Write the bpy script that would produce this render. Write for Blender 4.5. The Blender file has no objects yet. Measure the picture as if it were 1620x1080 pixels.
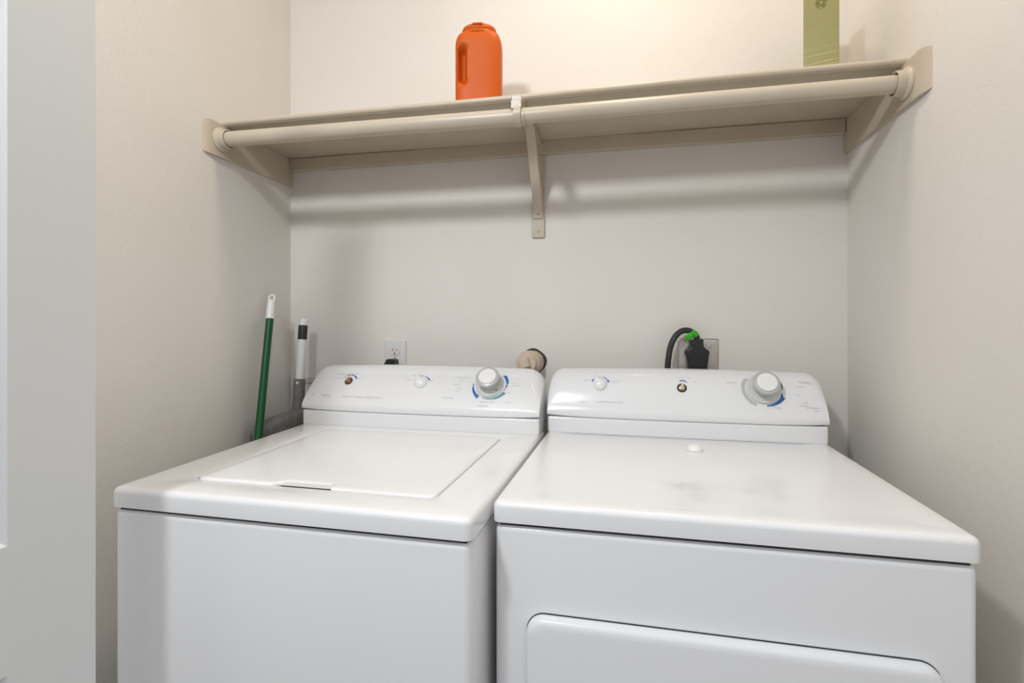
import bpy, bmesh, math, random
from mathutils import Vector, Matrix
random.seed(7)
S = bpy.context.scene
COL = S.collection
R = math.radians

# ------------------------------------------------------------------ camera
EYE = 1.21
cam_d = bpy.data.cameras.new('camera'); cam = bpy.data.objects.new('camera', cam_d); COL.objects.link(cam)
cam.location = (0, 0, EYE); cam.rotation_euler = (R(90), 0, R(11.95))
cam_d.sensor_width = 36; cam_d.lens = 828.0 / 1620 * 36
cam_d.shift_y = -26 / 1620; cam_d.clip_start = 0.02
S.camera = cam

# ------------------------------------------------------------------ light
world = bpy.data.worlds.new('world'); S.world = world; world.use_nodes = True
bg = world.node_tree.nodes['Background']
bg.inputs[0].default_value = (0.95, 0.97, 1.0, 1); # the room outside the closet: brighter towards its lit ceiling
_nt = world.node_tree; _tc = _nt.nodes.new('ShaderNodeTexCoord'); _sp = _nt.nodes.new('ShaderNodeSeparateXYZ')
_mr = _nt.nodes.new('ShaderNodeMapRange'); _mr.inputs[1].default_value = -0.05; _mr.inputs[2].default_value = 0.45
_mr.inputs[3].default_value = 0.50; _mr.inputs[4].default_value = 0.98
_nt.links.new(_tc.outputs['Generated'], _sp.inputs[0]); _nt.links.new(_sp.outputs['Z'], _mr.inputs[0]); _nt.links.new(_mr.outputs[0], bg.inputs[1])

def area(name, loc, target, size, power, color, shape='DISK', size_y=None):
    l = bpy.data.lights.new(name, 'AREA'); l.shape = shape; l.size = size
    if size_y: l.size_y = size_y
    l.energy = power; l.color = color
    o = bpy.data.objects.new(name, l); COL.objects.link(o); o.location = loc
    o.rotation_euler = (Vector(target) - Vector(loc)).to_track_quat('-Z', 'Y').to_euler()
    return o
# ceiling lamp of the hall, just outside the closet
hall = area('hall_ceiling_light', (-0.70, -0.22, 2.44), (-0.2, 1.3, 0.9), 0.18, 17.5, (0.94, 0.97, 1.0))
# warm lamp on the closet ceiling above the shelf front
warm = area('closet_ceiling_light', (0.02, 1.14, 2.76), (0.02, 1.16, 0.0), 0.26, 7.2, (1.0, 0.84, 0.655))

S.view_settings.view_transform = 'Standard'; S.view_settings.look = 'None'
S.view_settings.gamma = 1; S.view_settings.use_curve_mapping = False
S.view_settings.exposure = 0.0

# ------------------------------------------------------------------ materials
def mat(name, col, rough=0.5, metal=0.0, coat=0.0, bump=None, spec=0.5, mottling=None, aniso=None):
    m = bpy.data.materials.new(name); m.use_nodes = True
    nt = m.node_tree; b = nt.nodes['Principled BSDF']
    b.inputs['Base Color'].default_value = (*col, 1)
    b.inputs['Roughness'].default_value = rough; b.inputs['Metallic'].default_value = metal
    b.inputs['Coat Weight'].default_value = coat; b.inputs['Coat Roughness'].default_value = 0.08
    b.inputs['Specular IOR Level'].default_value = spec
    tc = nt.nodes.new('ShaderNodeTexCoord')
    if bump:
        sc, st, dist = bump
        n = nt.nodes.new('ShaderNodeTexNoise'); n.inputs['Scale'].default_value = sc; n.inputs['Detail'].default_value = 3
        nt.links.new(tc.outputs['Object'], n.inputs['Vector'])
        bp = nt.nodes.new('ShaderNodeBump'); bp.inputs['Strength'].default_value = st; bp.inputs['Distance'].default_value = dist
        nt.links.new(n.outputs['Fac'], bp.inputs['Height']); nt.links.new(bp.outputs['Normal'], b.inputs['Normal'])
    if mottling:
        sc, c2, lo, hi = mottling
        n = nt.nodes.new('ShaderNodeTexNoise'); n.inputs['Scale'].default_value = sc; n.inputs['Detail'].default_value = 4
        nt.links.new(tc.outputs['Object'], n.inputs['Vector'])
        mr = nt.nodes.new('ShaderNodeMapRange'); mr.inputs[1].default_value = lo; mr.inputs[2].default_value = hi
        nt.links.new(n.outputs['Fac'], mr.inputs[0])
        mx = nt.nodes.new('ShaderNodeMix'); mx.data_type = 'RGBA'
        mx.inputs['A'].default_value = (*col, 1); mx.inputs['B'].default_value = (*c2, 1)
        nt.links.new(mr.outputs[0], mx.inputs['Factor']); nt.links.new(mx.outputs['Result'], b.inputs['Base Color'])
    return m
M = {}
M['wall'] = mat('wall_paint', (0.725, 0.69, 0.645), 0.55, bump=(170, 0.55, 0.0012), mottling=(3, (0.70, 0.67, 0.615), .4, .7))
M['ceiling'] = mat('ceiling_paint', (0.80, 0.78, 0.74), 0.8, bump=(90, 0.4, 0.002))
M['floor'] = mat('vinyl_floor', (0.17, 0.14, 0.11), 0.4, mottling=(8, (0.14, 0.115, 0.085), .4, .6))
M['shelf'] = mat('shelf_paint', (0.53, 0.46, 0.365), 0.36, bump=(60, 0.12, 0.001), mottling=(9, (0.50, 0.43, 0.335), .45, .75))
M['door'] = mat('door_paint', (0.74, 0.765, 0.775), 0.38, bump=(140, 0.15, 0.0005))
M['white'] = mat('white_enamel', (0.80, 0.805, 0.815), 0.22, coat=0.25, bump=(420, 0.03, 0.0003))
M['plastic'] = mat('white_console_plastic', (0.78, 0.782, 0.785), 0.16, coat=0.3)
M['knobw'] = mat('white_knob_plastic', (0.82, 0.82, 0.82), 0.22, coat=.2)
M['knobg'] = mat('grey_knob_plastic', (0.47, 0.47, 0.45), 0.3)
M['knobl'] = mat('pale_dial_plastic', (0.64, 0.645, 0.63), 0.28)
M['gapmark'] = mat('gap_shade_and_dark_mark', (0.03, 0.032, 0.04), 0.6)  # near-black for marks and seams, and for shade painted into gaps
M['blue'] = mat('blue_print', (0.03, 0.13, 0.42), 0.35)
M['teal'] = mat('teal_print', (0.11, 0.27, 0.31), 0.35)
M['dgreen'] = mat('dark_green_print', (0.02, 0.11, 0.12), 0.35)
M['greyp'] = mat('grey_print', (0.50, 0.50, 0.50), 0.35)
M['ink'] = mat('grey_ink', (0.42, 0.42, 0.43), 0.4)
M['inkl'] = mat('pale_red_ink', (0.72, 0.55, 0.48), 0.4)
M['copper'] = mat('copper_stem', (0.50, 0.20, 0.11), 0.4, metal=0.3)
M['brass'] = mat('brass_stem', (0.62, 0.50, 0.33), 0.4, metal=0.4)
M['cavity'] = mat('dark_cavity', (0.045, 0.04, 0.035), 0.7)
M['orange'] = mat('orange_plastic', (0.56, 0.095, 0.002), 0.5, spec=0.3, bump=(30, 0.05, 0.001))
M['orangel'] = mat('orange_cap_plastic', (0.62, 0.12, 0.006), 0.36, spec=0.35)
M['steel'] = mat('brushed_steel', (0.60, 0.56, 0.51), 0.34, metal=0.85, mottling=(25, (0.50, .46, .42), .4, .7))
M['screw'] = mat('screw_metal', (0.35, 0.33, 0.30), 0.35, metal=0.8)
M['black'] = mat('black_rubber', (0.012, 0.012, 0.013), 0.38, bump=(60, 0.3, 0.002))
M['cord'] = mat('black_cord_rubber', (0.022, 0.022, 0.023), 0.5)
M['tape'] = mat('green_tape', (0.06, 0.55, 0.02), 0.3, bump=(120, .6, .002), mottling=(70, (0.02, 0.30, 0.01), .4, .65))
M['outlet'] = mat('outlet_plastic', (0.66, 0.65, 0.63), 0.35)
M['pvc'] = mat('tan_pvc', (0.62, 0.51, 0.40), 0.42, mottling=(40, (0.55, 0.44, 0.33), .45, .7))
M['green'] = mat('green_handle_paint', (0.0, 0.08, 0.022), 0.36, spec=0.35)
M['polew'] = mat('white_pole_plastic', (0.80, 0.80, 0.78), 0.35)
M['grip'] = mat('black_grip', (0.018, 0.018, 0.02), 0.5)
M['dustgrey'] = mat('grey_dustpan_plastic', (0.15, 0.145, 0.14), 0.38, bump=(150, .25, .0006), mottling=(60, (0.19, 0.185, 0.18), .4, .7))
M['bristle'] = mat('broom_bristle', (0.05, 0.05, 0.05), 0.8)

def olive_mat():
    m = mat('olive_carton', (0.29, 0.262, 0.088), 0.42, mottling=(14, (0.265, 0.24, 0.08), .4, .65))
    nt = m.node_tree; b = nt.nodes['Principled BSDF']; src = b.inputs['Base Color'].links[0].from_socket
    # pale rubbed scratches near the lower edge
    tc = nt.nodes.new('ShaderNodeTexCoord'); mp = nt.nodes.new('ShaderNodeMapping'); mp.inputs['Scale'].default_value = (12, 12, 210)
    mp.inputs['Rotation'].default_value = (0, R(-7), 0)
    nt.links.new(tc.outputs['Object'], mp.inputs[0])
    n = nt.nodes.new('ShaderNodeTexNoise'); n.inputs['Scale'].default_value = 1.0; n.inputs['Detail'].default_value = 5
    nt.links.new(mp.outputs[0], n.inputs['Vector'])
    sp = nt.nodes.new('ShaderNodeSeparateXYZ'); nt.links.new(tc.outputs['Object'], sp.inputs[0])
    r1 = nt.nodes.new('ShaderNodeMapRange'); r1.inputs[1].default_value = .085; r1.inputs[2].default_value = .045
    nt.links.new(sp.outputs['Z'], r1.inputs[0])
    r2 = nt.nodes.new('ShaderNodeMapRange'); r2.inputs[1].default_value = .54; r2.inputs[2].default_value = .66
    nt.links.new(n.outputs['Fac'], r2.inputs[0])
    mu = nt.nodes.new('ShaderNodeMath'); mu.operation = 'MULTIPLY'
    nt.links.new(r1.outputs[0], mu.inputs[0]); nt.links.new(r2.outputs[0], mu.inputs[1])
    mx = nt.nodes.new('ShaderNodeMix'); mx.data_type = 'RGBA'; mx.inputs['B'].default_value = (.40, .37, .17, 1)
    nt.links.new(mu.outputs[0], mx.inputs['Factor']); nt.links.new(src, mx.inputs['A'])
    nt.links.new(mx.outputs['Result'], b.inputs['Base Color'])
    return m
M['olive'] = olive_mat()
M['olivel'] = mat('olive_fold', (0.37, 0.34, 0.14), 0.4)
M['olived'] = mat('olive_seal_ink', (0.16, 0.15, 0.035), 0.5, mottling=(160, (0.40, 0.36, 0.12), .45, .6))

def scuffed():
    m = mat('scuffed_white_enamel', (0.80, 0.805, 0.815), 0.22, coat=0.25)
    nt = m.node_tree; b = nt.nodes['Principled BSDF']
    tc = nt.nodes.new('ShaderNodeTexCoord')
    n = nt.nodes.new('ShaderNodeTexNoise'); n.inputs['Scale'].default_value = 14; n.inputs['Detail'].default_value = 6
    nt.links.new(tc.outputs['Object'], n.inputs['Vector'])
    def blob(c, rad):
        v = nt.nodes.new('ShaderNodeVectorMath'); v.operation = 'DISTANCE'; v.inputs[1].default_value = c
        nt.links.new(tc.outputs['Object'], v.inputs[0])
        r = nt.nodes.new('ShaderNodeMapRange'); r.inputs[1].default_value = rad; r.inputs[2].default_value = 0.0
        nt.links.new(v.outputs['Value'], r.inputs[0]); return r.outputs[0]
    a = nt.nodes.new('ShaderNodeMath'); a.operation = 'MAXIMUM'
    nt.links.new(blob((-0.02, 0.145, 0.914), 0.085), a.inputs[0]); nt.links.new(blob((0.11, 0.175, 0.914), 0.07), a.inputs[1])
    r2 = nt.nodes.new('ShaderNodeMapRange'); r2.inputs[1].default_value = .42; r2.inputs[2].default_value = .68
    nt.links.new(n.outputs['Fac'], r2.inputs[0])
    mu = nt.nodes.new('ShaderNodeMath'); mu.operation = 'MULTIPLY'
    nt.links.new(a.outputs[0], mu.inputs[0]); nt.links.new(r2.outputs[0], mu.inputs[1])
    mx = nt.nodes.new('ShaderNodeMix'); mx.data_type = 'RGBA'; mx.inputs['A'].default_value = (0.80, .805, .815, 1)
    mx.inputs['B'].default_value = (.60, .60, .61, 1)
    nt.links.new(mu.outputs[0], mx.inputs['Factor']); nt.links.new(mx.outputs['Result'], b.inputs['Base Color'])
    return m
M['scuff'] = scuffed()

# ------------------------------------------------------------------ helpers
class G:
    """collects verts and faces of ONE mesh"""
    def __init__(s): s.v = []; s.f = []
    def add(s, vs, fs):
        k = len(s.v); s.v += [tuple(v) for v in vs]; s.f += [[i + k for i in f] for f in fs]
    def loft(s, loops, cap0=True, cap1=True, closed=True):
        n = len(loops[0]); vs = [p for l in loops for p in l]; fs = []
        for a in range(len(loops) - 1):
            for i in range(n if closed else n - 1):
                j = (i + 1) % n
                fs.append([a * n + i, a * n + j, (a + 1) * n + j, (a + 1) * n + i])
        if cap0: fs.append(list(range(n))[::-1])
        if cap1: fs.append([(len(loops) - 1) * n + i for i in range(n)])
        s.add(vs, fs)
    def box(s, x0, x1, y0, y1, z0, z1):
        s.loft([[(x0, y0, z), (x1, y0, z), (x1, y1, z), (x0, y1, z)] for z in (z0, z1)])
    def tube(s, path, rad, n=16, cap=True):
        P = [Vector(p) for p in path]; rs = rad if isinstance(rad, (list, tuple)) else [rad] * len(P)
        loops = []; up = None
        for i, p in enumerate(P):
            t = (P[min(i + 1, len(P) - 1)] - P[max(i - 1, 0)]).normalized()
            if up is None:
                up = t.orthogonal().normalized()
            up = (up - t * up.dot(t)).normalized(); q = t.cross(up)
            loops.append([p + (up * math.cos(a) + q * math.sin(a)) * rs[i] for a in [2 * math.pi * k / n for k in range(n)]])
        s.loft(loops, cap, cap)
    def lathe(s, prof, origin=(0, 0, 0), axis=(0, 0, 1), n=40, sy=1.0):
        """prof = (radius, height) pairs"""
        ax = Vector(axis).normalized(); u = ax.cross(Vector((1, 0, 0)))
        u = (u if u.length > .1 else ax.cross(Vector((0, 1, 0)))).normalized(); w = ax.cross(u); o = Vector(origin)
        s.loft([[o + ax * h + (u * math.cos(a) * sy + w * math.sin(a)) * r for a in [2 * math.pi * k / n for k in range(n)]] for r, h in prof])
    def prism(s, pts, ext):
        e = Vector(ext); s.loft([[Vector(p) for p in pts], [Vector(p) + e for p in pts]])
    def map(s, fn): s.v = [tuple(fn(Vector(v))) for v in s.v]; return s

def rrect(cx, cy, w, h, r, n=6):
    out = []
    for (sx, sy, a0) in ((1, -1, -90), (1, 1, 0), (-1, 1, 90), (-1, -1, 180)):
        for k in range(n + 1):
            a = R(a0 + 90 * k / n)
            out.append((cx + sx * (w / 2 - r) + r * math.cos(a), cy + sy * (h / 2 - r) + r * math.sin(a)))
    return out

def link(name, g, m, parent=None, smooth=True, bevel=0.0, seg=3, angle=35):
    me = bpy.data.meshes.new(name); me.from_pydata(g.v, [], g.f)
    bm = bmesh.new(); bm.from_mesh(me); bmesh.ops.recalc_face_normals(bm, faces=bm.faces)
    if smooth:
        for f in bm.faces: f.smooth = True
        for e in bm.edges:
            if len(e.link_faces) == 2 and e.calc_face_angle(0) > R(angle): e.smooth = False
    bm.to_mesh(me); bm.free()
    me.materials.append(M[m] if isinstance(m, str) else m)
    o = bpy.data.objects.new(name, me); COL.objects.link(o)
    if parent: o.parent = parent
    if bevel:
        b = o.modifiers.new('bevel', 'BEVEL'); b.width = bevel; b.segments = seg; b.limit_method = 'ANGLE'; b.angle_limit = R(40)
        b.harden_normals = False
        for e in me.edges: e.use_edge_sharp = False
        for p in me.polygons: p.use_smooth = True
        w = o.modifiers.new('weighted', 'WEIGHTED_NORMAL'); w.keep_sharp = True
    return o
def thing(name, label, cat, loc=(0, 0, 0), rz=0, group=None):
    o = bpy.data.objects.new(name, None); COL.objects.link(o); o.empty_display_size = .05
    o.location = loc; o.rotation_euler = (0, 0, rz); return tag(o, label, cat, group)
def tag(o, label, cat, group=None):
    o['label'] = label; o['category'] = cat
    if group: o['group'] = group
    return o
def struct(name, g, m, **k):
    o = link(name, g, m, **k); o['kind'] = 'structure'; return o

# ------------------------------------------------------------------ room shell
XL, XR, YB, YF, ZC = -1.119, 0.607, 1.605, 0.50, 2.80
g = G(); g.box(XL - .1, XR + .1, YB, YB + .1, 0, ZC); wb = struct('wall_back', g, 'wall', smooth=False)
g = G(); g.box(XL - .1, XL, YF, YB, 0, ZC); struct('wall_left', g, 'wall', smooth=False)
g = G(); g.box(XR, XR + .1, YF, YB, 0, ZC); struct('wall_right', g, 'wall', smooth=False)
g = G(); g.box(XL - .1, XR + .1, YF, YB + .1, ZC, ZC + .1); struct('ceiling', g, 'ceiling', smooth=False)
g = G(); g.box(-7, 7, -9, YB + .1, -.08, 0); struct('floor', g, 'floor', smooth=False)
for nm, b in (('baseboard_back', (XL + .014, XR - .014, YB - .013, YB, 0, .085)), ('baseboard_left', (XL, XL + .013, YF, YB, 0, .085)), ('baseboard_right', (XR - .013, XR, YF, YB, 0, .085))):
    g = G(); g.box(*b); struct(nm, g, 'door', bevel=.003)

# ------------------------------------------------------------------ white panel door leaf at the left
def door_leaf():
    x1 = -0.772; th = .035; y1 = 0.6375; y0 = y1 - .39; zt = 2.03
    g = G()
    panels = [(.115, .655), (.81 - .035, 1.785 - .0)]
    # z ranges of the raised panels: the middle gap is seen around z .86 to 1.0
    pz = [(.20, 0.7605), (0.9265, 1.6765), (1.77, 1.95)]
    ys = (y0 + .115, y1 - .115)
    def ring(xx, a, b, c, d, inset):
        return [(xx, a + inset, c + inset), (xx, b - inset, c + inset), (xx, b - inset, d - inset), (xx, a + inset, d - inset)]
    # outer slab sides and back
    o_f = [(x1, y0, .012), (x1, y1, .012), (x1, y1, zt), (x1, y0, zt)]
    o_b = [(x1 - th, y, z) for (_, y, z) in o_f]
    g.loft([o_b, o_f], True, False)
    # front face split in strips around the panels
    zs = [.012] + [v for p in pz for v in p] + [zt]
    def quad(ya, yb, za, zb): g.add([(x1, ya, za), (x1, yb, za), (x1, yb, zb), (x1, ya, zb)], [[0, 1, 2, 3]])
    quad(y0, ys[0], .012, zt); quad(ys[1], y1, .012, zt)
    for i in range(0, len(zs), 2): quad(ys[0], ys[1], zs[i], zs[i + 1])
    for (c, d) in pz:
        a, b = ys
        g.loft([ring(x1, a, b, c, d, 0), ring(x1 - .003, a, b, c, d, .004), ring(x1 - .009, a, b, c, d, .010), ring(x1 - .009, a, b, c, d, .022),
                ring(x1 - .002, a, b, c, d, .045)], False, True)
    return g
o = struct('door_1', door_leaf(), 'door', smooth=False)

# ------------------------------------------------------------------ shelf, its supports and the rod
sh = thing('wall_shelf', 'long cream painted closet shelf across the alcove above the machines', 'shelf', (-.256, YB, 1.78))
def loc(root):  # world to local of an unrotated root
    d = Vector(root.location); return lambda v: Vector(v) - d
ZT, ZB, YS = 1.7935, 1.7755, 1.288
g = G(); n = 8
prof = [(YB, ZB), (YS + .006, ZB)] + [(YS + .009 - .009 * math.sin(R(a)), (ZT + ZB) / 2 - .0082 * math.cos(R(a))) for a in range(15, 180, 15)] + [(YS + .009, ZT), (YB, ZT)]
xs = [XL + (XR - XL) * i / 24 for i in range(25)]
g.loft([[(x, y, z + .0012 * math.sin(x * 5)) for y, z in prof] for x in xs])
link('shelf_board', g.map(loc(sh)), 'shelf', sh)
g = G(); g.box(XL + .011, XR - .011, YB - .019, YB, 1.734, ZB); link('back_cleat', g.map(loc(sh)), 'shelf', sh, bevel=.002)
for sx, xw in ((1, XL), (-1, XR)):
    g = G(); lo = []   # thin board whose front end is feathered into the wall
    for y, z0, z1, t in ((1.200, 1.686, 1.770, .0006), (1.206, 1.6845, 1.773, .004), (1.216, 1.684, 1.7765, .0075), (1.232, 1.6835, 1.7775, .010), (1.30, 1.683, ZB, .010), (YB, 1.683, ZB, .010)):
        if sx > 0: y = y + .018 * max(0, (1.3 - y) / .1)
        lo.append([(xw, y, z0), (xw + sx * t, y, z0), (xw + sx * t, y, z1), (xw, y, z1)])
    g.loft(lo); link('side_cleat', g.map(loc(sh)), 'shelf', sh, bevel=.0022)

rod = thing('closet_rod', 'cream painted round closet rod hanging under the front of the shelf', 'closet rod', (-.256, 1.268, 1.728))
YR, ZR = 1.276, 1.7295
g = G(); g.tube([(XL + .022, YR, ZR + .003), (-.236, YR, ZR - .003)], .0208, 28); link('rod_tube', g.map(loc(rod)), 'shelf', rod)
g = G(); g.tube([(-.238, YR, ZR - .0015), (XR - .022, YR, ZR - .001)], .0192, 28); link('rod_tube', g.map(loc(rod)), 'shelf', rod)
for sx, xw in ((1, XL + .010), (-1, XR - .010)):
    g = G(); o_ = (xw, YR, ZR + (.003 if sx > 0 else 0))
    g.lathe([(.0335, 0), (.0335, .004), (.0305, .007), (.0275, .009), (.0265, .024), (.0245, .0255), (.0225, .024), (.022, .006)], o_, (sx, 0, 0), 40)
    link('rod_socket', g.map(loc(rod)), 'shelf', rod)

br = thing('shelf_bracket', 'cream metal shelf and rod bracket in the middle of the back wall', 'bracket', (-.255, YB, 1.5))
L = loc(br)
g = G(); g.box(-.275, -.236, YB - .008, YB, 1.480, 1.734); link('wall_plate', g.map(L), 'shelf', br, bevel=.002)
g = G()  # diagonal strut, a U channel with a rounded foot
P0, P1 = Vector((-.2555, YB - .012, 1.540)), Vector((-.2545, 1.252, 1.7))
N_ = 12
def strip(g, pts, w0, w1, t):
    loops = []
    for i, (p, nn) in enumerate(pts):
        w = w0 + (w1 - w0) * i / (len(pts) - 1); p = Vector(p); nn = Vector(nn).normalized()
        loops.append([p + Vector((-w / 2, 0, 0)) + nn * t, p + Vector((w / 2, 0, 0)) + nn * t, p + Vector((w / 2, 0, 0)), p + Vector((-w / 2, 0, 0))])
    g.loft(loops)
dn = (0, -.45, -.89)
path = [((-.2555, YB - .009, 1.538), (0, -1, 0)), ((-.2555, YB - .009, 1.552), (0, -1, -.05)), ((-.2553, YB - .016, 1.572), (0, -.95, -.3))]
for k in range(9):
    t = k / 8; path.append(((-.2553 + .002 * t, YB - .022 - .146 * t, 1.585 + .182 * t), (0, -.80, -.60)))
strip(g, path, .030, .026, .004)
link('diagonal_strut', g.map(L), 'shelf', br, bevel=.0015)
g = G()
g.prism([(-.2425, YB - .009, 1.55), (-.2425, YB - .022, 1.582), (-.2425, 1.437, 1.766), (-.2425, 1.455, 1.766), (-.2425, 1.56, 1.68), (-.2425, YB - .009, 1.64)], (.0022, 0, 0))
link('strut_flange', g.map(L), 'shelf', br)
g = G(); g.box(-.2685, -.2425, 1.262, YB - .012, 1.763, 1.776); link('top_arm', g.map(L), 'shelf', br, bevel=.002)
g = G(); g.box(-.268, -.2435, 1.256, 1.262, 1.742, 1.7615)
loops = []
for a in range(-35, 215, 10):   # hook that cradles the rod
    c, s_ = math.cos(R(a)), math.sin(R(a)); y = YR - .0225 * s_ ; z = ZR - .0225 * c
    y2 = YR - .026 * s_; z2 = ZR - .026 * c
    loops.append([(-.262, y, z), (-.2445, y, z), (-.2445, y2, z2), (-.262, y2, z2)])
g.loft(loops); link('rod_hook', g.map(L), 'shelf', br)
g = G(); g.lathe([(.0045, 0), (.0045, .002), (.002, .003)], (-.2545, YB - .0125, 1.553), (0, -1, 0), 16); link('screw', g.map(L), 'screw', br)
g = G(); g.lathe([(.0045, 0), (.0045, .002), (.002, .003)], (-.2555, YB - .0075, 1.50), (0, -1, 0), 16); link('screw', g.map(L), 'shelf', br)

# ------------------------------------------------------------------ orange jug on the shelf
jug = thing('detergent_jug', 'bright orange plastic jug with moulded grip standing on the shelf', 'jug', (-.383, 1.378, ZT), R(8))
g = G(); loops = []; NZ = 44; NP = 72
for k in range(NZ + 1):
    z = .215 * k / NZ
    t = max(0, (z - .178) / .037); sc = 1 - .24 * (1 - math.sqrt(max(0, 1 - t * t * .97))) if t else 1
    b0 = .93 + .07 * min(1, z / .012) if z < .012 else 1
    W, Dp = .0625 * sc * b0, .044 * (sc ** .6) * b0
    lp = []
    for i in range(NP):
        a = 2 * math.pi * i / NP; ca, sa = math.cos(a), math.sin(a); e = .5
        x = W * math.copysign(abs(ca) ** e, ca); y = Dp * math.copysign(abs(sa) ** e, sa)
        # grip: a deep vertical groove beside the left edge, on both faces
        gz = max(0, min(1, (z - .052) / .03)) * max(0, min(1, (.182 - z) / .03)); gz = gz * gz * (3 - 2 * gz)
        gx = max(0, 1 - ((x + .039) / .0125) ** 2)
        y *= 1 - .62 * gz * gx ** .6
        lp.append((x, y, z))
    loops.append(lp)
g.loft(loops); g.map(lambda v: Vector((v.x, v.y, v.z * .92))); link('jug_body', g, 'orange', jug, angle=70)
g = G()
def oval(r, h): return (r, h)
g.lathe([(.044, .208), (.0525, .2125), (.054, .2155), (.0525, .2185), (.048, .220)], (0, 0, 0), (0, 0, 1), 48, sy=.80); g.map(lambda v: Vector((v.x, v.y, v.z - .0172))); link('jug_collar', g, 'orangel', jug)
g = G(); g.lathe([(.042, .2195), (.046, .2235), (.0475, .229), (.045, .236), (.038, .2405), (.004, .2415)], (0, 0, 0), (0, 0, 1), 48, sy=.80); g.map(lambda v: Vector((v.x, v.y, v.z - .0172)))
cap = link('jug_cap', g, 'orange', jug)
g = G(); g.box(-.013, .013, -.0405, -.028, .2150, .2195); link('cap_tab', g, 'orangel', cap, bevel=.002)

# ------------------------------------------------------------------ olive carton on the shelf
ca_ = thing('olive_carton', 'tall olive green carton standing at the right end of the shelf', 'carton', (.471, 1.40, ZT), R(-18))
g = G(); g.box(-.0365, .0365, -.042, .07, 0, .225); link('carton_body', g, 'olive', ca_, bevel=.0012, seg=2)
g = G(); g.box(-.0005, .0005, -.0424, -.042, 0.004, .165); link('fold_line', g, 'olivel', ca_, smooth=False)
g = G(); rng = [(.0105 + .002 * math.sin(k * 2.3) + .0012 * math.cos(k * 5.1)) for k in range(36)]
for rr, hh in ((1.0, .0018), (.55, .0015)):
    lo = []
    for k in range(36):
        a = 2 * math.pi * k / 36; r_ = rng[k] * rr
        lo.append([(x, y, z) for x, y, z in (((r_ - hh) * math.cos(a), -.0423, .178 + (r_ - hh) * math.sin(a) * 1.2), (r_ * math.cos(a), -.0432, .178 + r_ * math.sin(a) * 1.2), ((r_ + hh * .5) * math.cos(a), -.0423, .178 + (r_ + hh * .5) * math.sin(a) * 1.2))])
    lo.append(lo[0]); g.loft(lo, False, False, closed=False)
link('embossed_seal', g, 'olived', ca_)

# ------------------------------------------------------------------ washer and dryer
def rect_loops(hw, y0, y1, spec, r=.02, n=6):
    """spec = list of (inset, z)"""
    out = []
    for ins, z in spec:
        out.append([(x, y, z) for x, y in rrect(0, (y0 + y1) / 2, 2 * (hw - ins), (y1 - y0) - 2 * ins, max(.002, r - ins * .8), n)])
    return out

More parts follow.
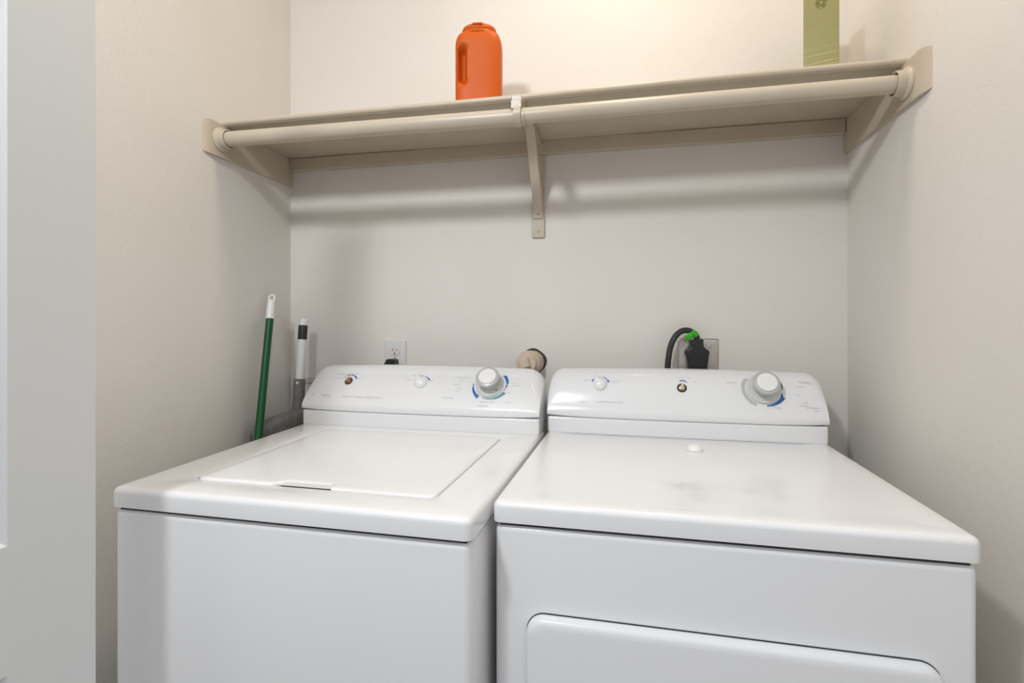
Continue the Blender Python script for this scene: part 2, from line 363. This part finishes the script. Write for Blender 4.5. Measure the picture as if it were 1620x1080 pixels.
def console(root, hw, y0, dy, warp, arcs, texts, depth=.115, Rr=.046):
    """sloping control panel on a plinth; returns the face map"""
    zl, zf, ztop = .975, 1.068, 1.091
    prof = [(.012, .9612), (.0004, .9614), (-.0012, .9622), (-.0022, .966), (-.0022, .974), (-.0015, .980)]
    f0 = Vector((.0015, .985)); f1 = Vector((dy, zf)); nrm = Vector((-(f1 - f0).y, (f1 - f0).x)).normalized()
    NF = 14
    face = [f0 + (f1 - f0) * (k / NF) + nrm * .0035 * 4 * (k / NF) * (1 - k / NF) for k in range(NF + 1)]
    prof += [tuple(p) for p in face]
    prof += [(dy + .006, zf + .0085), (dy + .014, zf + .016), (dy + .026, zf + .021), (dy + .042, ztop), (depth - .008, ztop - .001), (depth, ztop - .008), (depth, .93)]
    def zscale(x):
        d = max(0, abs(x) - (hw - Rr)); return -Rr + math.sqrt(max(0, Rr * Rr - d * d)) - .006 * (x / hw) ** 2
    def bow(x): return -.007 * (1 - (x / hw) ** 2)
    def pt(x, y, z):
        zc = zscale(x); q = max(0, (z - .972) / (ztop - .972))
        return Vector((x, y0 + y + bow(x), z + zc * q ** 1.5 + (.004 * (abs(x) / hw) ** 6 if z < .98 else 0)))
    xs = [hw * s for s in [-1, -.998, -.99, -.98, -.965, -.95, -.935, -.92, -.9] + [-.85 + .1 * k for k in range(18)] + [.9, .92, .935, .95, .965, .98, .99, .998, 1]]
    g = G(); g.loft([[pt(x, y, z) for y, z in prof] for x in xs]); g.map(warp)
    body = link('control_panel', g, 'plastic', root, angle=50)
    b = body.modifiers.new('bevel', 'BEVEL'); b.width = .006; b.segments = 3; b.limit_method = 'ANGLE'; b.angle_limit = R(55)
    g = G(); g.loft([[(x, y0 + bow(x) + (.004 if abs(x) > hw * .99 else 0), z), ] and [(x, y0 + bow(x), .9155), (x, y0 + bow(x), .9612), (x, y0 + depth, .9612), (x, y0 + depth, .9155)] for z in (0,) for x in [(hw - .0008) * s for s in (-1, -.8, -.6, -.4, -.2, 0, .2, .4, .6, .8, 1)]])
    g.map(warp); link('panel_plinth', g, 'plastic', root, bevel=.006)
    Lf = (f1 - f0).length
    def F(x, s, off=0.0):           # s metres up the sloping face
        k = max(-.05, min(1.05, s / Lf)); p = f0 + (f1 - f0) * k + nrm * (.0035 * 4 * k * (1 - k) + off)
        return Vector(warp(pt(x, p.x, p.y)))
    def N(x, s):
        a = F(x + .002, s) - F(x - .002, s); b = F(x, s + .002) - F(x, s - .002)
        n = a.cross(b).normalized(); return n if n.y < 0 else -n
    for (cx, cs, r0, a0, a1, w0, w1, m) in arcs:
        g = G(); K = 22; lo = []
        for k in range(K + 1):
            t = k / K; a = R(a0 + (a1 - a0) * t); w = w0 + (w1 - w0) * t
            lo.append([F(cx + (r0 + e) * math.cos(a), cs + (r0 + e) * math.sin(a), .0004) for e in (0, w)])
        g.loft(lo, False, False, closed=False); link('printed_arc', g, m, body, smooth=False)
    for m in ('ink', 'inkl'):
        for (cx, cs, size, body_t, mm) in texts:
            if mm != m: continue
            g = G(); cu = bpy.data.curves.new('t', 'FONT'); cu.body = body_t; cu.size = size; cu.align_x = 'CENTER'; cu.align_y = 'CENTER'; cu.resolution_u = 2
            to = bpy.data.objects.new('t', cu); COL.objects.link(to)
            dg = bpy.context.evaluated_depsgraph_get(); me = bpy.data.meshes.new_from_object(to.evaluated_get(dg))
            g.add([F(cx + v.co.x, cs + v.co.y, .0004) for v in me.vertices], [list(p.vertices) for p in me.polygons])
            bpy.data.objects.remove(to); bpy.data.curves.remove(cu); bpy.data.meshes.remove(me)
            link('printed_lettering', g, m, body, smooth=False)
    return body, F, N

def frame_of(F, N, x, s):
    n = N(x, s); u = Vector((1, 0, 0)); u = (u - n * u.dot(n)).normalized(); v = n.cross(u)
    if v.z < 0: v = -v
    return F(x, s), u, v, n
def place(root, g, fr, rot=0):
    o, u, v, n = fr; c, s = math.cos(rot), math.sin(rot)
    U = u * c + v * s; V = v * c - u * s
    return g.map(lambda p: o + U * p.x + V * p.y + n * p.z)

def big_dial(root, F, N, x, s, r_sk, ptr, mark):
    fr = frame_of(F, N, x, s); out = []
    g = G(); g.lathe([(r_sk, 0), (r_sk, .0025), (r_sk - .0012, .004), (r_sk - .010, .0052), (.020, .0056)], n=64)
    if ptr is not None:   # arrow on the skirt rim
        a = R(ptr); c = Vector((math.cos(a), math.sin(a), 0)); t = Vector((-c.y, c.x, 0))
        g.prism([c * (r_sk - .006) - t * .007, c * (r_sk + .008), c * (r_sk - .006) + t * .007], (0, 0, .004))
    sk = link('dial_skirt', place(root, g, fr), 'knobl', root)
    g = G(); g.lathe([(.0245, .004), (.023, .012), (.023, .022), (.0265, .0275), (.0318, .0325), (.0325, .037), (.0308, .0400), (.0255, .0415), (.0245, .0405)], n=64)
    kb = link('dial_knob', place(root, g, fr), 'knobg', sk)
    g = G(); g.lathe([(.0245, .040), (.0245, .0425), (.0235, .0434), (.012, .0438), (.001, .0439)], n=48); link('knob_cap', place(root, g, fr), 'knobw', sk)
    if mark:
        g = G(); g.box(r_sk - .013, r_sk - .008, -.001, .001, .005, .0058); g.box(r_sk - .013, r_sk - .0118, -.004, .001, .005, .0058)
        link('skirt_mark', place(root, g, fr, R(-42)), 'gapmark', sk, smooth=False)
def small_knob_mesh(g):
    n = 40
    def loop(sc, h, tab):
        o = []
        for k in range(n):
            a = 2 * math.pi * k / n; r_ = .0188 * sc
            d = abs((a - math.pi / 2 + math.pi) % (2 * math.pi) - math.pi)
            r_ += tab * max(0, 1 - d / .55)
            o.append((r_ * math.cos(a), r_ * math.sin(a), h))
        return o
    g.loft([loop(1, 0, .010), loop(1, .003, .010), loop(.93, .006, .010), loop(.74, .010, .0135), loop(.50, .0125, .0150), loop(.18, .0138, .016)])
def small_dial(root, F, N, x, s, rot):
    fr = frame_of(F, N, x, s); g = G(); small_knob_mesh(g); k = link('selector_knob', place(root, g, fr, rot), 'knobw', root, angle=60)
    g = G(); g.lathe([(.0035, .0), (.0035, .0015), (.001, .002)], (0, .0165, .0115), (0, .2, 1), 16); link('pointer_dot', place(root, g, fr, rot), 'knobg', k)
def bare_stem(root, F, N, x, s, m):
    fr = frame_of(F, N, x, s)
    g = G(); g.lathe([(.0125, .0002), (.0125, .0009), (.0105, .0011), (.0103, .0004)], n=36); c = link('knob_hole', place(root, g, fr), 'cavity', root)
    g = G(); g.lathe([(.0075, .0008), (.0075, .0022), (.005, .003)], n=24); g.box(-.0032, .0032, -.007, .008, .001, .0095)
    link('bare_stem', place(root, g, fr, R(-12)), m, c)

def machine(name, label, cat, loc_, rz, hw, depth, yc, warp, lid=None, topmat='white'):
    root = thing(name, label, cat, loc_, rz)
    # top deck with a skirt: edge radius .012
    spec = [(.003, .8830), (.0, .8840), (0, .9075), (.0008, .9115), (.003, .9150), (.0065, .9174), (.012, .9184)]
    g = G(); lo = rect_loops(hw, 0, depth, spec, r=.014)
    if lid:
        lx0, lx1, ly0, ly1 = lid
        def ring(e, z):
            return [(x, y, z) for x, y in rrect((lx0 + lx1) / 2, (ly0 + ly1) / 2, lx1 - lx0 + 2 * e, ly1 - ly0 + 2 * e, .018 + e, 6)]
        lo += [ring(.006, .9178), ring(.0028, .9165), ring(.0022, .913), ring(.0022, .892)]
        g.loft(lo, True, True)
    else:
        lo += rect_loops(hw, 0, depth, [(.03, .9183), (.05, .9168), (.075, .9160), (.12, .9158)], r=.022)
        g.loft(lo, True, True)
    top = link('top_panel', g.map(warp), topmat, root, angle=50)
    # cabinet
    g = G(); spec = [(.02, .02), (.006, .021), (.003, .03), (.003, .867), (.004, .8725), (.0075, .8765), (.02, .8770)]
    g.loft(rect_loops(hw, 0.002, depth - .004, spec, r=.016)); link('cabinet', g.map(warp), 'white', root, angle=50)
    g = G(); g.loft(rect_loops(hw, 0, depth, [(.011, .8765), (.011, .885)], r=.01)); link('top_gap_shade', g.map(warp), 'gapmark', root, smooth=False)  # dark core: shade of the gap below the top, put into colour
    for sx in (-1, 1):
        for yy in (.06, depth - .06):
            g = G(); g.lathe([(.02, 0), (.022, .006), (.014, .012), (.014, .024)], (sx * (hw - .06), yy, 0)); link('foot', g, 'grip', root)
    return root, top

# washer: slightly skewed shell as it stands a little askew in the alcove
ww = lambda v: Vector((v.x * (1 + .085 * v.y) - .037 * v.y, v.y, v.z))
WL = (-.232, .250, .082, .560)
washer, wtop = machine('washing_machine', 'white top-loading washing machine with hinged lid, left of the dryer', 'washing machine', (-.5625, .7635, 0), R(-1.3), .3405, .70, .61, ww, lid=WL)
g = G()   # lid with a hand notch in its front edge
def lid_loop(e, z, nd):
    lx0, lx1, ly0, ly1 = WL; out = []
    base = rrect((lx0 + lx1) / 2, (ly0 + ly1) / 2, lx1 - lx0 + 2 * e, ly1 - ly0 + 2 * e, .016, 6)
    # base ends with the front-left corner; the front edge runs left to right from there
    nx0, nx1 = -.068, .055
    yf = ly0 - e
    notch = [(nx0 - e * .3, yf), (nx0 + .012, yf + nd * .55), (nx0 + .022, yf + nd), (nx1 - .012, yf + nd), (nx1 - .004, yf + nd * .6), (nx1 + e * .3, yf)]
    return [(x, y, z) for x, y in base + notch]
g.loft([lid_loop(-.0008, .898, .021), lid_loop(0, .9155, .021), lid_loop(-.0015, .9182, .021), lid_loop(-.004, .9195, .0215), lid_loop(-.012, .9200, .022)])
lid = link('lid', g.map(ww), 'white', washer, angle=50)
g = G(); yf = WL[2]
g.prism([(-.054, yf + .0212, .9180), (.050, yf + .0212, .9180), (.052, yf + .0085, .9150), (-.056, yf + .0085, .9150)], (0, 0, -.005))
link('lid_grip', g.map(ww), 'knobl', lid, smooth=False)
g = G(); g.box(-.050, .050, yf - .0018, yf + .0084, .9, .9152); link('grip_slot', g.map(ww), 'gapmark', lid, smooth=False)
g = G(); g.box(WL[1] - .0005, WL[1] + .0021, WL[2] + .02, WL[3] - .004, .8925, .9105); link('lid_seam', g.map(ww), 'gapmark', lid, smooth=False)
# side panel seam on the washer's right flank
g = G(); g.box(.3338, .3347, .030, .032, .03, .862); link('side_seam', g.map(ww), 'gapmark', washer, smooth=False)

ink, inkl = 'ink', 'inkl'
T = [(-.222, .0975, .0052, 'WASH/RINSE TEMPERATURE', ink), (-.008, .0975, .0052, 'WATER LEVEL', ink),
     (-.245, .0815, .0042, 'WARM', ink), (-.185, .0835, .0042, 'COLD', ink), (-.215, .0895, .0042, 'COLD', ink),
     (-.03, .079, .0042, 'SMALL', ink), (.035, .079, .0042, 'LARGE', ink),
     (-.268, .022, .0082, 'Frigidaire', ink), (-.262, .0145, .0036, 'G A L L E R Y', ink), (-.311, .023, .007, '\u25CF', inkl),
     (-.155, .0195, .0052, 'HEAVY DUTY  COMMERCIAL  STAINLESS  CAPACITY', ink),
     (.118, .0935, .0046, 'KNIT-DELICATE', ink), (.118, .082, .0042, 'HEAVY', ink), (.108, .070, .0042, 'NORMAL', ink), (.118, .058, .0042, 'LIGHT', ink), (.113, .048, .0042, 'OFF', ink),
     (.272, .096, .0046, 'SPIN', ink), (.262, .080, .0042, 'RINSE', ink), (.272, .072, .0042, 'PERM PRESS', ink), (.252, .048, .0042, 'OFF', ink),
     (.092, .026, .0046, 'HEAVY/NORMAL', ink), (.200, .018, .0046, 'PERMANENT PRESS', ink), (.255, .019, .0046, 'CASUAL', ink), (.190, .006, .0046, 'SUPER SOAK', ink)]
wc = (.200, .073)
A = [(-.212, .072, .021, 152, 132, .001, .002, 'blue'), (-.212, .072, .021, 126, 92, .0015, .0030, 'blue'), (-.212, .072, .021, 86, 22, .002, .005, 'blue'),
     (.006, .072, .0225, 72, 22, .001, .005, 'blue'), (.006, .072, .0225, 110, 78, .0008, .001, 'greyp'),
     (*wc, .0435, 62, 5, .010, .006, 'blue'), (*wc, .0435, 2, -20, .005, .001, 'blue'),
     (*wc, .0435, 178, 190, .002, .003, 'blue'), (*wc, .0435, 192, 238, .004, .011, 'blue'),
     (*wc, .0435, 248, 284, .002, .004, 'teal'), (*wc, .0435, 285, 330, .005, .010, 'teal'), (*wc, .0435, 333, 342, .002, .001, 'blue')]
pan, F, N = console(washer, .338, .613, .062, ww, A, T)
bare_stem(pan, F, N, -.212, .072, 'copper')
small_dial(pan, F, N, .006, .072, R(38)); big_dial(pan, F, N, wc[0], wc[1], .0405, 152, True)

# dryer
dw = lambda v: Vector((v.x * (1 + .015 * v.y), v.y, v.z))
dryer, dtop = machine('clothes_dryer', 'white front-loading clothes dryer with wide front door, right of the washer', 'clothes dryer', (.1355, .8365, 0), R(-1.0), .3475, .675, .58, dw, topmat='scuff')
g = G()
def front_loft(g, cx, cz, w, h, r, spec, n=8):
    g.loft([[(x, y, z) for x, z in rrect(cx, cz, w - 2 * i, h - 2 * i, max(.004, r - i * .7), n)] for i, y in spec])
dz0, dz1 = .215, .741
front_loft(g, .0045, (dz0 + dz1) / 2, .589, dz1 - dz0, .030, [(0, .0065), (0, .0035)]); gk = link('door_groove_shade', g.map(dw), 'gapmark', dryer, smooth=False)  # dark plate that paints the shade in the groove around the door
g = G(); front_loft(g, .0045, (dz0 + dz1) / 2, .5865, dz1 - dz0 - .0035, .028, [(0, .006), (0, -.004), (.001, -.008), (.0035, -.0115), (.008, -.0135), (.016, -.0142)])
dd = link('dryer_door', g.map(dw), 'white', dryer, angle=50)
g = G(); front_loft(g, .0045, .62 - .39, .16, .02, .008, [(0, -.0139), (.001, -.0165), (.004, -.018)]); link('door_handle', g.map(dw), 'knobl', dd)
T = [(-.205, .1, .0052, 'TEMPERATURE', ink), (.012, .0965, .0058, 'PUSH TO START', ink),
     (-.245, .0795, .0040, 'LOW', ink), (-.238, .0840, .0036, 'DELICATE', ink), (-.200, .0885, .0038, 'MEDIUM', ink), (-.162, .0815, .0042, 'HIGH COTTONS', ink), (-.165, .0765, .0038, 'AUTO', ink),
     (-.250, .018, .0046, 'Frigidaire', ink), (-.178, .0195, .0054, 'COMMERCIAL HEAVY DUTY', ink), (.040, .083, .0036, 'END', ink),
     (.128, .084, .0050, 'TIMED DRY', ink), (.165, .092, .0042, 'MINUTES', ink), (.300, .093, .0046, 'AUTOMATIC', ink), (.306, .0885, .0046, 'DRY SYSTEM', ink),
     (.292, .078, .0044, 'LESS DRY', ink), (.281, .054, .0042, 'OFF', ink), (.296, .034, .0042, 'MORE', ink), (.292, .026, .0044, 'OPTIMUM', ink), (.232, .0185, .0044, 'WRINKLE', ink), (.212, .025, .0044, 'OFF', ink),
     (.312, .021, .0054, 'AUTOMATIC', ink), (.320, .0135, .0054, 'DRY', ink)]
dc = (.203, .069)
A = [(-.205, .071, .0215, 160, 140, .0035, .0035, 'blue'), (-.205, .071, .0225, 78, 42, .001, .003, 'blue'), (-.205, .071, .0215, 36, 15, .0045, .0045, 'blue'),
     (.006, .065, .020, 105, 62, .0028, .0036, 'blue'), (.006, .065, .020, 58, 48, .003, .001, 'blue'),
     (*dc, .0435, 118, 246, .0085, .0085, 'greyp'), (*dc, .0435, 52, -2, .009, .002, 'dgreen'), (*dc, .0425, -12, -28, .001, .008, 'blue'), (*dc, .0435, -26, -84, .011, .004, 'blue')]
pan, F, N = console(dryer, .3455, .582, .043, dw, A, T, Rr=.036)
bare_stem(pan, F, N, .006, .065, 'brass')
small_dial(pan, F, N, -.205, .071, R(32)); big_dial(pan, F, N, dc[0], dc[1], .0405, None, False)

# loose selector knob lying on the dryer top
lk = thing('loose_knob', 'loose white selector knob lying on the dryer top', 'knob', (.165, 1.292, .9162), R(18))
g = G(); small_knob_mesh(g); k_ = link('knob_body', g, 'knobw', lk, angle=60)
g = G(); g.lathe([(.0038, .0), (.0038, .0015), (.001, .002)], (0, .0135, .0115), (0, .35, 1), 16); link('pointer_dot', g, 'knobg', k_)

# ------------------------------------------------------------------ washer power outlet with a black plug
ot = thing('wall_outlet', 'white duplex wall outlet on the back wall behind the washer', 'outlet', (-.731, YB, 1.103))
g = G(); front_loft(g, 0, 0, .078, .118, .004, [(0, 0), (0, -.003), (.002, -.0055), (.004, -.006)]); pl = link('cover_plate', g, 'outlet', ot)
for zz in (.0215, -.0215):
    g = G(); lo = []
    for i, y in ((0, -.0055), (0, -.0072), (.0012, -.0082)):
        l = []
        for k in range(40):
            a = 2 * math.pi * k / 40; x = (.0172 - i) * math.cos(a); z = (.0172 - i) * math.sin(a); z = max(-.0138 + i, min(.0138 - i, z)); l.append((x, y, zz + z))
        lo.append(l)
    g.loft(lo); rc = link('receptacle', g, 'outlet', ot)
    g = G(); g.box(-.0072, -.0055, -.0085, -.008, zz + .0005, zz + .009); g.box(.0052, .0068, -.0085, -.008, zz + .001, zz + .008); g.lathe([(.0026, 0), (.0026, .0005)], (0, -.008, zz - .0075), (0, -1, 0), 16)
    link('socket_slots', g, 'gapmark', rc, smooth=False)
g = G(); g.lathe([(.0028, 0), (.0028, .001), (.001, .0016)], (0, -.0058, 0), (0, -1, 0), 16); link('screw', g, 'screw', ot)
pg = thing('black_plug', 'small black plug with cord in the lower socket behind the washer', 'plug', (-.733, YB - .0085, 1.0875))
g = G(); g.prism([(-.023, 0, -.02), (-.0215, 0, -.004), (-.014, 0, .0105), (-.010, 0, .0125), (.0125, 0, .0125), (.0165, 0, .009), (.017, 0, -.02)], (0, -.03, 0)); link('plug_body', g, 'black', pg, bevel=.003)
g = G(); g.tube([(-.012, -.018, -.018), (-.02, -.02, -.06), (-.03, -.03, -.2), (.03, -.04, -.5), (.1, -.04, -.72)], .0035, 10); link('plug_cord', g, 'cord', pg)

# white supply box flange low in the left corner of the back wall
g = G()
g.loft([[(x, y, z) for x, z in rrect(-.985, .955, w, h, .006, 4)] for w, h, y in ((.26, .16, YB), (.26, .16, YB - .006), (.256, .156, YB - .008), (.22, .12, YB - .007), (.218, .118, YB - .002))])
tag(link('supply_box', g, 'outlet'), 'edge of white plastic supply box on the back wall behind the dustpan', 'supply box')

# ------------------------------------------------------------------ tan cleanout pipe with plug
pp = thing('drain_cleanout', 'tan plastic cleanout pipe with square plug poking out of the wall', 'pipe', (-.272, YB, 1.097))
g = G(); lo = [[((.041 + .002 * math.sin(3 * a + 1)) * math.cos(a), y, (.040 + .0015 * math.cos(4 * a)) * math.sin(a)) for a in [2 * math.pi * k / 40 for k in range(40)]] for y in (-.0002, -.0012)]
g.loft(lo); link('wall_hole', g, 'cavity', pp, smooth=False)
ax = Vector((-.20, -1, .02)).normalized()
g = G(); g.lathe([(.0355, .0008), (.0365, .03), (.0365, .046), (.035, .048), (.0335, .048), (.0335, .0495), (.032, .052), (.0315, .060), (.0295, .063), (.010, .0635)], (0, 0, -.002), ax, 48); pb = link('pipe_fitting', g, 'pvc', pp)
g = G(); c0 = Vector((0, 0, -.002)) + ax * .062; u = ax.cross(Vector((0, 0, 1))).normalized(); v = u.cross(ax)
def sq(r_, h, rot=R(28)): return [c0 + ax * h + u * r_ * math.cos(rot + math.pi / 2 * k) + v * r_ * math.sin(rot + math.pi / 2 * k) for k in range(4)]
g.loft([sq(.0215, 0), sq(.0195, .018)]); link('square_plug', g, 'pvc', pb, bevel=.0015)

# ------------------------------------------------------------------ dryer outlet, plug, cord and tape
do = thing('dryer_outlet', 'square stainless steel outlet plate on the back wall behind the dryer', 'outlet', (.214, YB, 1.114))
g = G(); front_loft(g, 0, 0, .114, .114, .003, [(0, 0), (0, -.002), (.004, -.0065), (.014, -.0080), (.018, -.0080)]); link('steel_plate', g, 'steel', do)
for xx in (-.0155 - .0185 + .003, .0325 - .0035 + .002):
    g = G(); g.lathe([(.0038, 0), (.0038, .0012), (.002, .002), (.0008, .0012)], (xx + .001, -.008, .0325), (0, -1, 0), 18); link('screw', g, 'screw', do)
dp = thing('dryer_power_cord', 'thick black dryer cord and plug looping into the steel outlet', 'power cord', (.205, YB - .008, 1.12))
Lp = loc(dp)
g = G(); yb = YB - .0085
outl = [(-.019, .047), (.021, .050), (.0215, .030), (.026, .024), (.036, .018), (.0385, .010), (.036, .004), (.0355, -.006), (.029, -.052), (-.019, -.052), (-.026, -.004), (-.031, .010), (-.029, .019), (-.018, .0225), (-.016, .030)]
outl = [(x * .97, z) for x, z in outl]
g.loft([[(x * s, y, z) for x, z in outl] for s, y in ((1, -.0005), (1, -.022), (.93, -.030), (.6, -.033))])
link('plug_head', g, 'black', dp, bevel=.003)
path = []
ctl = [Vector(p) for p in ((.0035, -.015, .040), (.002, -.017, .058), (-.008, -.02, .068), (-.022, -.022, .0745), (-.037, -.026, .0735), (-.052, -.032, .064), (-.064, -.036, .047), (-.072, -.038, .025), (-.0765, -.040, .0), (-.0795, -.040, -.03), (-.083, -.038, -.10), (-.083, -.036, -.3), (-.02, -.036, -.6))]
def spline(P, k=8):
    out = []
    for i in range(len(P) - 1):
        p0, p1, p2, p3 = P[max(0, i - 1)], P[i], P[i + 1], P[min(len(P) - 1, i + 2)]
        for j in range(k):
            t = j / k; out.append(.5 * ((2 * p1) + (p2 - p0) * t + (2 * p0 - 5 * p1 + 4 * p2 - p3) * t * t + (3 * p1 - p0 - 3 * p2 + p3) * t ** 3))
    return out + [P[-1]]
sp = spline(ctl); g = G(); g.tube(sp, .0084, 18); link('cord', g, 'cord', dp)
g = G(); seg = sp[9:20]; g.tube(seg, .0094, 18, cap=False); tp = link('green_tape', g, 'tape', dp)
g = G(); lo = []
for k in range(9):
    t = k / 8; c = Vector((-.010 - .024 * t, -.028 - .004 * math.sin(3 * t), .060 - .004 * t + .003 * math.sin(5 * t)))
    lo.append([c + Vector((.002 * t, 0, .0075)), c + Vector((.005 * t, -.0015, -.001)), c + Vector((.008 * t, 0, -.0095)), c + Vector((.008 * t, .0012, -.0095)), c + Vector((.005 * t, 0, -.001)), c + Vector((.002 * t, .0012, .0075))])
g.loft(lo); link('tape_tail', g, 'tape', tp)

# ------------------------------------------------------------------ green-handled broom in the left gap
bo = thing('broom', 'broom with green handle and white hanging cap against left wall', 'broom', (-1.045, 1.30, 0))
Lb = loc(bo)
top = Vector((-1.081, 1.455, 1.318)); j1 = Vector((-1.0795, 1.4445, 1.232)); low = j1 + (Vector((-1.035, 1.333, .88)) - j1) * (j1.z - .12) / (j1.z - .88)
axd = (j1 - low).normalized()
g = G(); g.tube([low, j1], .0112, 20); link('green_pole', g.map(Lb), 'green', bo)
g = G(); g.tube([j1 - axd * .004, j1 + axd * .002, j1 + axd * .045, j1 + axd * .058], [.0124, .0128, .0122, .0115], 20)
# hanging loop: a flattened ring on top
c = j1 + axd * .066; u = Vector((1, 0, 0)) + Vector((0, .2, 0)); u = (u - axd * u.dot(axd)).normalized()
ring = [c + (u * math.cos(a) * .0088 + axd * math.sin(a) * .0115) for a in [2 * math.pi * k / 28 for k in range(29)]]
g.tube(ring, .0034, 10); link('hanging_cap', g.map(Lb), 'polew', bo, angle=60)
g = G(); g.box(-1.105, -.925, low.y - .025, low.y + .025, .10, .145); link('broom_head', g.map(Lb), 'green', bo, bevel=.008)
g = G(); lo = [[(x, low.y + y * q, z) for x, y in ((-1.104, -.022), (-.926, -.022), (-.926, .022), (-1.104, .022))] for z, q in ((.101, 1), (.001, 1.4))]
g.loft(lo); link('bristles', g.map(Lb), 'bristle', bo)

# ------------------------------------------------------------------ grey dustpan with long handle
du = thing('dustpan', 'grey plastic dustpan with white and black upright handle in the corner', 'dustpan', (-1.03, 1.46, 0))
Ld = loc(du)
A_ = Vector((-1.094, 1.373, 0)); B_ = Vector((-.972, 1.585, 0)); e1 = (B_ - A_).normalized(); e2 = Vector((e1.y, -e1.x, 0)); Ln = (B_ - A_).length
if e2.x < 0: e2 = -e2
g = G(); lo = []
K = 30
for k in range(K + 1):
    t = k / K; zt = .910 + .034 * (1 - abs((t - .66) / .66) ** 1.8 if t < .66 else 1 - ((t - .66) / .6) ** 2) 
    end = min(1, min(t, 1 - t) / .05); rd = math.sqrt(1 - (1 - end) ** 2) if end < 1 else 1
    zt = zt - .022 * (1 - rd); w = .044
    base = A_ + e1 * (Ln * t)
    pr = [(0, .60), (0, zt - .012), (.004, zt - .004), (.012, zt), (w - .018, zt - .002), (w - .007, zt - .008), (w - .001, zt - .020), (w, zt - .035), (w, .60)]
    lo.append([base + e2 * a + Vector((0, 0, z)) for a, z in pr])
g.loft(lo); pn = link('pan', g.map(Ld), 'dustgrey', du, angle=60)
g = G(); c1 = A_ + e1 * .002 + e2 * .0448
g.box(0, 0.06, 0, .002, .872, .875); g.v = [tuple(c1 + e1 * x + e2 * (y - .001) + Vector((0, 0, z))) for x, y, z in g.v]
link('pan_ridge', g.map(Ld), 'gapmark', pn, smooth=False)
hb = A_ + e1 * (Ln * .66) + e2 * .026
def hp(z):      # the handle leans back a little
    t = (z - .92) / (1.235 - .92); a = Vector((-1.0255, 1.507, .92)); b = Vector((-1.020, 1.532, 1.235)); return a + (b - a) * t
g = G(); g.tube([hp(.915), hp(.925), hp(.935), hp(.96), hp(1.03), hp(1.036)], [.030, .023, .0195, .0185, .0178, .017], 24); so = link('handle_socket', g.map(Ld), 'dustgrey', du)
g = G(); g.lathe([(.0042, 0), (.0042, .002), (.002, .0032)], hp(1.025) + Vector((.004, -.0172, 0)), (.2, -1, 0), 16); link('rivet', g.map(Ld), 'polew', so)
g = G(); g.tube([hp(1.03), hp(1.165)], .0128, 20); link('white_pole', g.map(Ld), 'polew', du)
g = G(); g.tube([hp(1.163), hp(1.1645), hp(1.207), hp(1.209)], [.013, .0142, .0142, .013], 20); link('black_grip', g.map(Ld), 'grip', du)
g = G(); g.tube([hp(1.207), hp(1.222), hp(1.229), hp(1.2325)], [.0125, .012, .0095, .004], 20)
g.tube([hp(1.217) + Vector((.009, 0, 0)), hp(1.225) + Vector((.013, 0, 0)), hp(1.232) + Vector((.0135, 0, 0))], [.003, .0035, .002], 8); link('end_cap', g.map(Ld), 'polew', du)
